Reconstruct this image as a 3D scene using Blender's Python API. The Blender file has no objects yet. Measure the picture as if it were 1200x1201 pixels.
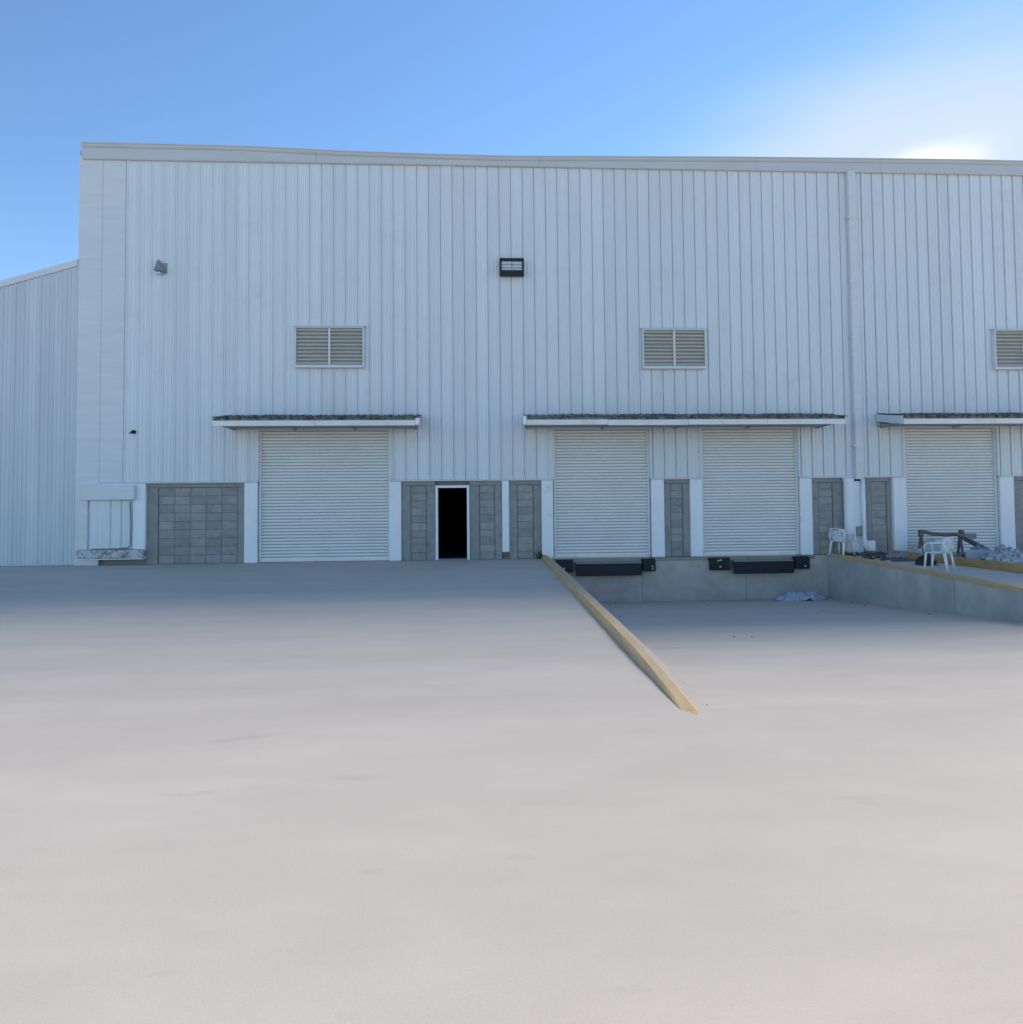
import bpy, bmesh, math, random
from mathutils import Vector, Matrix, noise
random.seed(7)
R = math.radians
scene = bpy.context.scene
COL = scene.collection

# ------------------------------------------------------------------ camera
cam_d = bpy.data.cameras.new('camera'); cam = bpy.data.objects.new('camera', cam_d); COL.objects.link(cam)
scene.camera = cam
YAW, PIT, ROL, F = 0.0536894, 0.0346544, -0.00883869, 777.097
fw = Vector((math.sin(YAW)*math.cos(PIT), math.cos(YAW)*math.cos(PIT), math.sin(PIT)))
rt = Vector((math.cos(YAW), -math.sin(YAW), 0)); up = rt.cross(fw)
r2 = rt*math.cos(ROL)+up*math.sin(ROL); u2 = up*math.cos(ROL)-rt*math.sin(ROL)
M = Matrix((r2, u2, -fw)).transposed().to_4x4(); M.translation = Vector((0, -17.972, 1.8529))
cam.matrix_world = M
cam_d.sensor_fit = 'HORIZONTAL'; cam_d.sensor_width = 36; cam_d.lens = F/1200*36
cam_d.shift_x = -4.208/1200; cam_d.shift_y = -52.178/1200
cam_d.clip_start = 0.1; cam_d.clip_end = 3000

# ------------------------------------------------------------------ sky, sun, exposure
SUN_EL, SUN_AZ = 38.0, 45.0            # azimuth from +Y towards +X
w = bpy.data.worlds.new('World'); scene.world = w; w.use_nodes = True
nt = w.node_tree; N = nt.nodes; L = nt.links; N.clear()
wo = N.new('ShaderNodeOutputWorld'); bg = N.new('ShaderNodeBackground'); L.new(bg.outputs[0], wo.inputs[0])
sky = N.new('ShaderNodeTexSky'); sky.sky_type = 'NISHITA'; sky.sun_disc = False
sky.sun_elevation = R(SUN_EL); sky.sun_rotation = R(SUN_AZ)
sky.air_density = 1.0; sky.dust_density = 0.0; sky.ozone_density = 2.6; sky.altitude = 200
bg.inputs[1].default_value = 0.10
# thin bright cloud low over the roof, on the sunny side
tc = N.new('ShaderNodeTexCoord')
el, az = R(22.4), R(35.6)
cd = Vector((math.sin(az)*math.cos(el), math.cos(az)*math.cos(el), math.sin(el)))
mp = N.new('ShaderNodeMapping'); mp.vector_type = 'POINT'
mp.inputs['Rotation'].default_value = (0, 0, az); L.new(tc.outputs['Generated'], mp.inputs[0])   # Y now points to the cloud
sb = N.new('ShaderNodeVectorMath'); sb.operation = 'SUBTRACT'; L.new(mp.outputs[0], sb.inputs[0])
sb.inputs[1].default_value = (0, math.cos(el), math.sin(el))
ml = N.new('ShaderNodeVectorMath'); ml.operation = 'MULTIPLY'; L.new(sb.outputs[0], ml.inputs[0]); ml.inputs[1].default_value = (1.0, 1.6, 2.4)
ln = N.new('ShaderNodeVectorMath'); ln.operation = 'LENGTH'; L.new(ml.outputs[0], ln.inputs[0])
nz = N.new('ShaderNodeTexNoise'); nz.inputs['Scale'].default_value = 5; nz.inputs['Detail'].default_value = 5
st = N.new('ShaderNodeMapping'); st.inputs['Scale'].default_value = (1, 1, 3.5); L.new(tc.outputs['Generated'], st.inputs[0]); L.new(st.outputs[0], nz.inputs['Vector'])
ad = N.new('ShaderNodeMath'); ad.operation = 'MULTIPLY_ADD'; L.new(nz.outputs[0], ad.inputs[0]); ad.inputs[1].default_value = -0.12; L.new(ln.outputs['Value'], ad.inputs[2])
mr = N.new('ShaderNodeMapRange'); mr.interpolation_type = 'SMOOTHERSTEP'; L.new(ad.outputs[0], mr.inputs[0])
mr.inputs[1].default_value = 0.05; mr.inputs[2].default_value = -0.085; mr.inputs[3].default_value = 0; mr.inputs[4].default_value = 1.0
pw = N.new('ShaderNodeMath'); pw.operation = 'POWER'; L.new(mr.outputs[0], pw.inputs[0]); pw.inputs[1].default_value = 1.6
mx = N.new('ShaderNodeMix'); mx.data_type = 'RGBA'; L.new(pw.outputs[0], mx.inputs[0])
hs = N.new('ShaderNodeMix'); hs.data_type = 'RGBA'; hs.blend_type = 'MULTIPLY'; hs.inputs[0].default_value = 1; hs.inputs[7].default_value = (.81, .865, .885, 1)
sat = N.new('ShaderNodeHueSaturation'); sat.inputs['Saturation'].default_value = 1.06; L.new(sky.outputs[0], sat.inputs['Color'])
L.new(sat.outputs[0], hs.inputs[6])
# thin veil of haze spreading round the bright cloud
hr = N.new('ShaderNodeMapRange'); hr.interpolation_type = 'SMOOTHERSTEP'; L.new(ad.outputs[0], hr.inputs[0])
hr.inputs[1].default_value = 0.44; hr.inputs[2].default_value = -0.05; hr.inputs[3].default_value = 0; hr.inputs[4].default_value = 0.9
hx = N.new('ShaderNodeMix'); hx.data_type = 'RGBA'; L.new(hr.outputs[0], hx.inputs[0]); L.new(hs.outputs[2], hx.inputs[6]); hx.inputs[7].default_value = (3.2, 3.6, 4.0, 1)
L.new(hx.outputs[2], mx.inputs[6]); mx.inputs[7].default_value = (5.6, 5.5, 5.3, 1)
L.new(mx.outputs[2], bg.inputs[0])

sd = bpy.data.lights.new('sun', 'SUN'); sd.energy = 2.0; sd.angle = R(29); sd.color = (1.0, 0.90, 0.76)
sun = bpy.data.objects.new('sun', sd); COL.objects.link(sun)
sv = Vector((math.sin(R(SUN_AZ))*math.cos(R(SUN_EL)), math.cos(R(SUN_AZ))*math.cos(R(SUN_EL)), math.sin(R(SUN_EL))))
sun.rotation_euler = sv.to_track_quat('Z', 'Y').to_euler(); sun.location = (20, 30, 40)
vs = scene.view_settings; vs.view_transform = 'Standard'; vs.look = 'None'; vs.gamma = 1; vs.use_curve_mapping = False
vs.exposure = 1.22

# ------------------------------------------------------------------ materials
def mat(name, col, rough=0.6, metal=0.0, var=0.12, scale=(3, 3, 3), rnd=0.0, bump=0.0, bscale=60, dirt=None, dscale=1.5, dthr=(0.5, 0.75), spec=0.5):
    """Principled surface with world-space noise variation, per-object tint and optional dirt blotches."""
    m = bpy.data.materials.new(name); m.use_nodes = True
    t = m.node_tree; n = t.nodes; l = t.links; b = n['Principled BSDF']
    b.inputs['Roughness'].default_value = rough; b.inputs['Metallic'].default_value = metal
    b.inputs['Specular IOR Level'].default_value = spec
    g = n.new('ShaderNodeNewGeometry')
    mpn = n.new('ShaderNodeMapping'); mpn.inputs['Scale'].default_value = scale; l.new(g.outputs['Position'], mpn.inputs[0])
    no = n.new('ShaderNodeTexNoise'); no.inputs['Scale'].default_value = 1; no.inputs['Detail'].default_value = 6; no.inputs['Roughness'].default_value = .6
    l.new(mpn.outputs[0], no.inputs['Vector'])
    r = n.new('ShaderNodeMapRange'); l.new(no.outputs[0], r.inputs[0]); r.inputs[1].default_value = .25; r.inputs[2].default_value = .75
    r.inputs[3].default_value = 1-var; r.inputs[4].default_value = 1+var
    f = r.outputs[0]
    if rnd:
        oi = n.new('ShaderNodeObjectInfo'); rr = n.new('ShaderNodeMapRange'); l.new(oi.outputs['Random'], rr.inputs[0])
        rr.inputs[3].default_value = 1-rnd; rr.inputs[4].default_value = 1+rnd
        mu = n.new('ShaderNodeMath'); mu.operation = 'MULTIPLY'; l.new(f, mu.inputs[0]); l.new(rr.outputs[0], mu.inputs[1]); f = mu.outputs[0]
    vm = n.new('ShaderNodeVectorMath'); vm.operation = 'SCALE'; vm.inputs[0].default_value = col; l.new(f, vm.inputs['Scale'])
    out = vm.outputs[0]
    if dirt:
        dn = n.new('ShaderNodeTexNoise'); dn.inputs['Scale'].default_value = dscale; dn.inputs['Detail'].default_value = 9; dn.inputs['Roughness'].default_value = .65
        l.new(g.outputs['Position'], dn.inputs['Vector'])
        dr = n.new('ShaderNodeMapRange'); l.new(dn.outputs[0], dr.inputs[0]); dr.inputs[1].default_value = dthr[0]; dr.inputs[2].default_value = dthr[1]
        mixn = n.new('ShaderNodeMix'); mixn.data_type = 'RGBA'; l.new(dr.outputs[0], mixn.inputs[0]); l.new(out, mixn.inputs[6]); mixn.inputs[7].default_value = (*dirt, 1)
        out = mixn.outputs[2]
    l.new(out, b.inputs['Base Color'])
    if bump:
        bn = n.new('ShaderNodeTexNoise'); bn.inputs['Scale'].default_value = bscale; bn.inputs['Detail'].default_value = 4
        l.new(g.outputs['Position'], bn.inputs['Vector'])
        bu = n.new('ShaderNodeBump'); bu.inputs['Strength'].default_value = bump; bu.inputs['Distance'].default_value = .02
        l.new(bn.outputs[0], bu.inputs['Height']); l.new(bu.outputs[0], b.inputs['Normal'])
    return m

MT = {
 'sheet': mat('painted_sheet_metal', (.76, .79, .81), .42, 0, .045, (5, 1, .35), .035, .12, 2.2, dirt=(.70, .70, .68), dscale=1.1, dthr=(.55, .85)),
 'annex': mat('painted_annex_sheet', (.64, .68, .71), .45, 0, .07, (5, 1, .35), .04, .12, 2.2),
 'trim': mat('painted_flashing', (.72, .74, .75), .4, 0, .06, (.8, 1, 6), 0, .05, 3),
 'fascia': mat('greyer_fascia_paint', (.60, .61, .615), .5, 0, .06, (.8, 1, 6), 0, .05, 3),
 'shutter': mat('painted_shutter_steel', (.88, .865, .84), .42, 0, .04, (.8, 1, 2.2), 0, 0, 4, dirt=(.76, .735, .70), dscale=.9, dthr=(.5, .85)),
 'groove': mat('shaded_slat_joint', (.48, .47, .45), .7, 0, .06, (2, 2, 2)),  # shadow gap between slats painted in as a darker grey
 'white': mat('white_paint', (.91, .92, .93), .5, 0, .04, (3, 3, 1), .02, .1, 20, dirt=(.62, .61, .58), dscale=3, dthr=(.6, .85)),
 'dirtywhite': mat('stained_white_plaster', (.62, .62, .60), .8, 0, .12, (4, 4, 4), 0, .5, 18, dirt=(.22, .21, .19), dscale=7, dthr=(.47, .62)),
 'block': mat('grey_concrete_block', (.37, .355, .335), .9, 0, .14, (6, 6, 9), .13, .5, 70, dirt=(.26, .235, .215), dscale=2.4, dthr=(.5, .8)),
 'mortar': mat('mortar_joint', (.25, .24, .225), .95, 0, .15, (8, 8, 8), 0, .4, 60),
 'post': mat('concrete_post', (.34, .335, .32), .9, 0, .14, (6, 6, 2.5), .06, .4, 50, dirt=(.22, .21, .20), dscale=4, dthr=(.52, .75)),
 'pitwall': mat('weathered_concrete_wall', (.64, .535, .45), .88, 0, .16, (1.2, 1.2, 3), .04, .3, 40, dirt=(.46, .385, .33), dscale=1.4, dthr=(.45, .75)),
 'retwall': mat('retaining_wall_concrete', (.52, .50, .46), .85, 0, .18, (1, .9, 1.1), .05, .3, 40, dirt=(.40, .39, .375), dscale=1.3, dthr=(.42, .7)),
 'yellow': mat('faded_yellow_paint', (.59, .385, .18), .75, 0, .14, (3, 1.5, 3), 0, .4, 50, dirt=(.56, .43, .27), dscale=1.9, dthr=(.42, .68)),
 'yellow2': mat('yellow_kerb_paint', (.42, .27, .10), .75, 0, .2, (3, 1.5, 3), 0, .4, 50, dirt=(.30, .19, .10), dscale=2.5, dthr=(.45, .7)),
 'black': mat('black_rubber', (.012, .013, .016), .6, 0, .2, (9, 9, 9), 0, .2, 60),
 'lip': mat('black_steel_lip', (.018, .02, .026), .5, .2, .2, (4, 4, 9), 0, .1, 30),
 'steel': mat('worn_galvanised_steel', (.30, .30, .29), .5, .5, .2, (5, 5, 9), 0, .1, 40),
 'bolt': mat('bright_bolt_steel', (.75, .75, .74), .3, .6, .05, (5, 5, 5)),
 'slat': mat('louvre_slat_paint', (.74, .66, .56), .5, 0, .08, (2, 2, 5), 0, .05, 20),
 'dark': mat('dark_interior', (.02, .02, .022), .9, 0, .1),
 'roof': mat('roof_sheet_metal', (.45, .46, .47), .45, .2, .1, (4, .5, 1)),
 'tile': mat('weathered_fibre_cement', (.25, .25, .235), .95, 0, .3, (9, 9, 9), 0, .6, 40, dirt=(.07, .075, .06), dscale=6, dthr=(.45, .6)),
 'canopy': mat('canopy_fascia_paint', (.86, .83, .78), .5, 0, .08, (1.5, 1, 6), 0, .08, 8, dirt=(.68, .62, .55), dscale=2.2, dthr=(.5, .8)),
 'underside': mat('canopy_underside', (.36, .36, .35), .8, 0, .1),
 'plastic': mat('white_plastic', (.80, .81, .82), .38, 0, .05, (9, 9, 9), 0, 0),
 'glass': mat('floodlight_reflector', (.62, .64, .66), .3, .2, .2, (30, 3, 40)),
 'lampbody': mat('grey_lamp_casting', (.30, .33, .33), .5, .2, .15, (20, 20, 20)),
 'wood': mat('dark_weathered_timber', (.17, .15, .13), .9, 0, .35, (14, 3, 14), 0, .5, 60),
 'greyboard': mat('grey_weathered_board', (.26, .26, .265), .85, 0, .2, (9, 9, 3), 0, .3, 40),
 'slab': mat('pale_board', (.48, .50, .54), .7, 0, .1, (3, 3, 3), 0, .2, 30),
 'mesh': mat('crumpled_wire_netting', (.50, .52, .52), .5, .3, .4, (22, 22, 22), 0, .8, 30, dirt=(.24, .25, .25), dscale=14, dthr=(.48, .56)),
 'blue': mat('pale_blue_tarpaulin', (.36, .46, .66), .55, 0, .12, (4, 4, 4), 0, .3, 12),
 'clear': mat('cloudy_plastic_film', (.50, .54, .58), .3, 0, .25, (12, 12, 12), 0, .8, 25),
 'rubble': mat('brown_rubble', (.12, .095, .08), .95, 0, .4, (12, 12, 12), 0, .5, 50),
 'leaf': mat('weed_leaf', (.06, .10, .03), .7, 0, .3, (40, 40, 40)),
}

def concrete_ground(name, col, dark, joint=None):
    m = bpy.data.materials.new(name); m.use_nodes = True
    t = m.node_tree; n = t.nodes; l = t.links; b = n['Principled BSDF']
    b.inputs['Roughness'].default_value = .85; b.inputs['Specular IOR Level'].default_value = .3
    g = n.new('ShaderNodeNewGeometry')
    def noi(sc, det, sx=(1, 1, 1)):
        a = n.new('ShaderNodeMapping'); a.inputs['Scale'].default_value = sx; l.new(g.outputs['Position'], a.inputs[0])
        x = n.new('ShaderNodeTexNoise'); x.inputs['Scale'].default_value = sc; x.inputs['Detail'].default_value = det; x.inputs['Roughness'].default_value = .6
        l.new(a.outputs[0], x.inputs['Vector']); return x.outputs[0]
    def rng(s, a, b_, c, d):
        x = n.new('ShaderNodeMapRange'); l.new(s, x.inputs[0])
        for i, v in enumerate((a, b_, c, d)): x.inputs[i+1].default_value = v
        return x.outputs[0]
    def mul(a, b_):
        x = n.new('ShaderNodeMath'); x.operation = 'MULTIPLY'; l.new(a, x.inputs[0]); l.new(b_, x.inputs[1]); return x.outputs[0]
    big = rng(noi(.35, 6, (.5, 1.2, 1)), .3, .7, .96, 1.035)
    mid = rng(noi(2.2, 7, (.6, 1.3, 1)), .3, .7, .97, 1.03)
    fine = rng(noi(90, 3), .3, .7, .965, 1.035)
    spots = rng(noi(1.3, 8, (.55, 1.6, 1)), .64, .74, 1.0, .84)
    wear = rng(noi(.8, 9, (.35, 1.5, 1)), .36, .66, .935, 1.03)
    v = mul(mul(mul(big, mid), mul(fine, spots)), wear)
    s = n.new('ShaderNodeVectorMath'); s.operation = 'SCALE'; s.inputs[0].default_value = col; l.new(v, s.inputs['Scale'])
    # damp, dirty strip that builds up against the foot of the building
    sep = n.new('ShaderNodeSeparateXYZ'); l.new(g.outputs['Position'], sep.inputs[0])
    wob = n.new('ShaderNodeMath'); wob.operation = 'MULTIPLY_ADD'; l.new(noi(.9, 5), wob.inputs[0]); wob.inputs[1].default_value = 2.2; l.new(sep.outputs['Y'], wob.inputs[2])
    dm = rng(wob.outputs[0], -.0, 1.5, 0, .75)
    mixn = n.new('ShaderNodeMix'); mixn.data_type = 'RGBA'; l.new(dm, mixn.inputs[0]); l.new(s.outputs[0], mixn.inputs[6]); mixn.inputs[7].default_value = (*dark, 1)
    l.new(mixn.outputs[2], b.inputs['Base Color'])
    bu = n.new('ShaderNodeBump'); bu.inputs['Strength'].default_value = .14; bu.inputs['Distance'].default_value = .006
    l.new(noi(60, 4), bu.inputs['Height']); l.new(bu.outputs[0], b.inputs['Normal'])
    return m
MT['ground'] = concrete_ground('yard_concrete', (.605, .53, .445), (.56, .51, .44))
MT['pit'] = concrete_ground('dock_pit_concrete', (.605, .53, .445), (.56, .50, .43))

# ------------------------------------------------------------------ helpers
def link(name, me, m, parent=None):
    o = bpy.data.objects.new(name, me); COL.objects.link(o)
    if m and not me.materials: me.materials.append(m)
    if parent: o.parent = parent
    return o
def tag(o, label=None, cat=None, group=None, kind=None):
    if label: o['label'] = label
    if cat: o['category'] = cat
    if group: o['group'] = group
    if kind: o['kind'] = kind
    return o
def thing(name, label, cat, loc=(0, 0, 0), rz=0, group=None):
    o = bpy.data.objects.new(name, None); COL.objects.link(o); o.location = loc; o.rotation_euler = (0, 0, rz)
    o.empty_display_size = .3
    return tag(o, label, cat, group)
def finish(bm, smooth=False):
    bmesh.ops.recalc_face_normals(bm, faces=bm.faces)
    me = bpy.data.meshes.new('mesh'); bm.to_mesh(me); bm.free()
    if smooth: me.shade_smooth()
    return me
def add_box(bm, x0, x1, y0, y1, z0, z1, mtx=None):
    v = [bm.verts.new((x, y, z)) for x in (x0, x1) for y in (y0, y1) for z in (z0, z1)]
    if mtx: 
        for q in v: q.co = mtx @ q.co
    for f in ((0, 1, 3, 2), (4, 6, 7, 5), (0, 4, 5, 1), (2, 3, 7, 6), (0, 2, 6, 4), (1, 5, 7, 3)):
        bm.faces.new([v[i] for i in f])
    return v
def box(x0, x1, y0, y1, z0, z1, bev=0.0):
    bm = bmesh.new(); add_box(bm, x0, x1, y0, y1, z0, z1)
    if bev: bmesh.ops.bevel(bm, geom=bm.edges[:], offset=bev, segments=1, affect='EDGES')
    return finish(bm)
def boxes(lst):
    bm = bmesh.new()
    for b in lst: add_box(bm, *b)
    return finish(bm)
def prism(pts, z0, z1, axis='z'):
    """closed outline extruded along an axis; pts are (x,y) for z, (y,z) for x"""
    bm = bmesh.new()
    def P(a, b, c): return (a, b, c) if axis == 'z' else (c, a, b)
    lo = [bm.verts.new(P(a, b, z0)) for a, b in pts]; hi = [bm.verts.new(P(a, b, z1)) for a, b in pts]
    n = len(pts)
    for i in range(n): bm.faces.new((lo[i], lo[(i+1) % n], hi[(i+1) % n], hi[i]))
    bm.faces.new(lo); bm.faces.new(hi[::-1])
    return finish(bm)
def tube(path, r, seg=8, flat=None, caps=True):
    """tube along a list of points; r number or list; flat scales the second cross axis"""
    bm = bmesh.new(); rings = []
    path = [Vector(p) for p in path]
    for i, p in enumerate(path):
        d = (path[min(i+1, len(path)-1)]-path[max(i-1, 0)]).normalized()
        a = d.cross(Vector((0, 0, 1)));
        if a.length < .05: a = Vector((1, 0, 0))
        a.normalize(); b = d.cross(a)
        rr = r[i] if isinstance(r, (list, tuple)) else r
        rings.append([bm.verts.new(p+(a*math.cos(t)+b*math.sin(t)*(flat or 1))*rr) for t in [2*math.pi*k/seg for k in range(seg)]])
    for i in range(len(rings)-1):
        for k in range(seg): bm.faces.new((rings[i][k], rings[i][(k+1) % seg], rings[i+1][(k+1) % seg], rings[i+1][k]))
    if caps: bm.faces.new(rings[0]); bm.faces.new(rings[-1][::-1])
    return finish(bm, True)
def joinm(*meshes):
    bm = bmesh.new()
    for m in meshes: bm.from_mesh(m)
    me = bpy.data.meshes.new('mesh'); bm.to_mesh(me); bm.free(); return me

# ------------------------------------------------------------------ ground and dock pit
PX0, PX1, PY, PD = 1.95, 9.60, -12.4, -1.20      # pit: left and right edge, near end, depth at the building
bm = bmesh.new()
def q(bm, *p): bm.faces.new([bm.verts.new(c) for c in p])
xs = [-600, PX0-.02, PX1+.02, 600]; ys = [-500, PY, 0.05, 900]
gv = {(i, j): bm.verts.new((xs[i], ys[j], 0)) for i in range(4) for j in range(4)}
for i in range(3):
    for j in range(3):
        if (i, j) != (1, 1): bm.faces.new((gv[i, j], gv[i+1, j], gv[i+1, j+1], gv[i, j+1]))
tag(link('ground', finish(bm), MT['ground']), kind='structure')
bm = bmesh.new(); ny = 24; prev = None
for j in range(ny+1):
    t = j/ny; y = PY+(0.1-PY)*t; z = PD*min(1, t*1.02)-.004*(t < .01)
    row = [bm.verts.new((x, y, z)) for x in (PX0-.05, PX0+2.6, PX0+5.2, PX1+.05)]
    if prev:
        for i in range(3): bm.faces.new((prev[i], prev[i+1], row[i+1], row[i]))
    prev = row
tag(link('dock_ramp', finish(bm), MT['pit']), kind='structure')

# retaining walls of the pit (panels with open joints, coping in faded yellow)
def floor_z(y): return PD*min(1, (y-PY)/(0.1-PY)*1.02)
def wall_panels(root, xa, xb, joints, cop, m):
    for y1, y0 in zip(joints[:-1], joints[1:]):          # y1 nearer the building
        a, b = y1-.006, y0+.006
        pm = prism([(a, -.002), (b, -.002), (b, floor_z(b)-.3), (a, floor_z(a)-.3)], xa, xb, 'x')
        link('wall_panel', pm, m, root)
    return root
rw = thing('retaining_wall', 'grey concrete retaining wall with thin yellow top edge on the right of the dock pit', 'retaining wall')
js = [-.0, -1.35, -3.1, -4.95, -6.8, -8.65, -10.5, -12.3]
wall_panels(rw, PX1, PX1+.22, js, None, MT['retwall'])
link('backing', boxes([(PX1+.03, PX1+.2, js[-1], 0, -1.5, -.01)]), MT['mortar'], rw)
bm = bmesh.new(); n = 40
for i in range(n+1):
    y = -12.3*i/n; wv = .012*noise.noise(Vector((0, y*.9, 3))); wx = .015*noise.noise(Vector((5, y*1.3, 0)))
    for (x, z) in ((PX1-.015+wx, -.035), (PX1+.15+wx, -.0), (PX1+.15+wx, .05+wv), (PX1-.015+wx, .045+wv)): bm.verts.new((x, y-.01, z))
bm.verts.ensure_lookup_table(); V = bm.verts
for i in range(n):
    for k in range(4): bm.faces.new((V[4*i+k], V[4*i+(k+1) % 4], V[4*i+4+(k+1) % 4], V[4*i+4+k]))
bm.faces.new(V[:4]); bm.faces.new(V[4*n:4*n+4])
link('coping', finish(bm), MT['yellow'], rw)

def kerb_mesh(p0, p1, wd, h, seed, zlow=-.03, n=40, taper=0):
    bm = bmesh.new(); p0 = Vector(p0); p1 = Vector(p1); d = (p1-p0).normalized(); s = Vector((d.y, -d.x))
    prof = [(-.5, zlow, 0), (-.48, h-.03, 0), (-.30, h, 0), (.30, h, 0), (.48, h-.03, 0), (.5, zlow, 0)]
    for i in range(n+1):
        c = p0.lerp(p1, i/n)
        for (a, z, _) in prof:
            e = noise.noise(Vector((c.x*2+a*3, c.y*1.7, seed)))*.012
            tt = min(1, (n-i)/taper) if taper else 1; zz = (z+.02)*tt*(2-tt)-.02 if z > 0 and taper else z
            bm.verts.new((c.x+s.x*(a*wd+e), c.y+s.y*(a*wd+e), zz+(e if z > 0 else 0)))
    bm.verts.ensure_lookup_table(); V = bm.verts
    for i in range(n):
        for k in range(6): bm.faces.new((V[6*i+k], V[6*i+(k+1) % 6], V[6*i+6+(k+1) % 6], V[6*i+6+k]))
    bm.faces.new(V[:6]); bm.faces.new(V[6*n:6*n+6])
    return finish(bm)
lk = thing('yellow_kerb', 'long faded yellow concrete kerb running from the grey block wall along the left edge of the dock pit', 'kerb')
link('kerb_top', kerb_mesh((1.745, -.02), (1.745, -12.75), .155, .105, 1, taper=9), MT['yellow'], lk)
wall_panels(lk, PX0-.2, PX0, [0, -3.1, -6.2, -9.3, -12.3], None, MT['pitwall'])
sk = thing('yellow_kerb', 'ochre painted kerb behind the white chairs, starting beside the right shutter', 'kerb')
link('kerb_top', kerb_mesh((10.98, -.75), (13.1, -12.3), .26, .17, 9, .004), MT['yellow2'], sk)

# ------------------------------------------------------------------ warehouse
wh = thing('warehouse', 'long white ribbed metal warehouse with roller shutters above a grey block base', 'warehouse')
XL, XR, ZB, ZT = -10.55, 21.0, 2.17, 10.86
SY = -.06                                            # face of the cladding pans
PITCH = .32
def strip_profile(wd=PITCH):
    k = wd/PITCH
    if wd < .13: return [(0, .03), (0, 0), (wd, 0), (wd, .03)]
    return [(0.0, .035), (0.0, .03), (.010, .03), (.014, -.028), (.040, -.028), (.058, 0), (.125*k, 0), (.133*k, -.011), (.152*k, -.011), (.16*k, 0),
            (.222*k, 0), (.23*k, -.011), (.249*k, -.011), (.257*k, 0), (wd-.007, 0), (wd-.003, .03), (wd-.001, .035)]
strip_cache = {}
def strip(parent, x, z0, z1, m, wd=PITCH, name='wall_panel'):
    key = (round(z1-z0, 3), m.name, round(wd, 3))
    if key not in strip_cache: strip_cache[key] = prism(strip_profile(wd), 0, z1-z0)
    o = link(name, strip_cache[key], m, parent); o.location = (x, SY+random.uniform(-.0015, .0015), z0); return o
shutters = [(-5.86, -2.40), (2.00, 4.66), (6.10, 8.83), (11.88, 14.58)]
HDR = 3.56
x = -9.34
while x < XR-.01:
    x1 = min(x+PITCH, XR)
    cuts = None
    for a, b in shutters:
        if x1 > a and x < b: cuts = (a, b)
    if cuts is None: strip(wh, x, ZB, ZT, MT['sheet'], x1-x)
    else:
        a, b = cuts
        strip(wh, x, HDR, ZT, MT['sheet'], x1-x)
        if x < a-.06: strip(wh, x, ZB, HDR-.003, MT['sheet'], a-x-.05)
        if x1 > b+.056: strip(wh, b+.05, ZB, HDR-.003, MT['sheet'], x1-b-.05)
    x = x1
link('corner_trim', boxes([(XL, -9.95, -.075, .0, .0, 10.86)]), MT['trim'], wh)
link('corner_trim', boxes([(-9.945, -9.352, -.07, .0, ZB, 10.86)]), MT['trim'], wh)
# base flashing along the bottom of the cladding
def base_flash(a, b): link('base_flashing', prism([(.03, ZB-.02), (-.095, ZB-.045), (-.10, ZB-.02), (-.10, ZB-.012), (-.03, ZB+.01), (.03, ZB+.01)], a, b, 'x'), MT['trim'], wh)
edges = [-9.95]+[e for s in shutters for e in s]+[XR]
for a, b in zip(edges[::2], edges[1::2]): base_flash(a+.0, b-.0)
# jamb trims beside and above the shutters
for a, b in shutters:
    link('jamb_trim', box(a-.055, a+.01, -.085, .06, ZB, HDR), MT['trim'], wh)
    link('jamb_trim', box(b-.01, b+.055, -.085, .06, ZB, HDR), MT['trim'], wh)
    link('header_trim', box(a-.05, b+.05, -.09, .06, HDR-.06, HDR+.005), MT['trim'], wh)
# inner lining, side and back walls, roof: the closed shell behind the cladding
holes = [(a, b, 0, HDR) for a, b in shutters]+[(-1.13, -.33, 0, 1.98)]
cuts = sorted(holes); lst = []; px = XL
for a, b, z0, z1 in cuts:
    lst.append((px, a, .10, .22, -.02, 10.9)); lst.append((a, b, .10, .22, z1, 10.9)); px = b
lst.append((px, XR, .10, .22, -.02, 10.9))
link('inner_wall', boxes(lst), MT['mortar'], wh)
link('side_wall', boxes([(XL, XL+.12, .225, 24, 0, 10.95)]), MT['sheet'], wh)
link('side_wall', boxes([(XR-.12, XR, .225, 24, 0, 10.95)]), MT['sheet'], wh)
link('rear_wall', boxes([(XL, XR, 24.005, 24.15, 0, 10.95)]), MT['sheet'], wh)
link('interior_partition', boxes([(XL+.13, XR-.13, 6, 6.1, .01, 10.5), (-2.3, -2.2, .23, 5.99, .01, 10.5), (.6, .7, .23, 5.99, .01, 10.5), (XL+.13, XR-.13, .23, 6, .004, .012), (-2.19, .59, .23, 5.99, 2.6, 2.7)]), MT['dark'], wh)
link('roof', prism([(-.02, 10.90), (12, 11.75), (24.2, 10.90), (24.2, 11.02), (12, 11.87), (-.02, 11.02)], XL-.02, XR+.02, 'x'), MT['roof'], wh)

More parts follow.
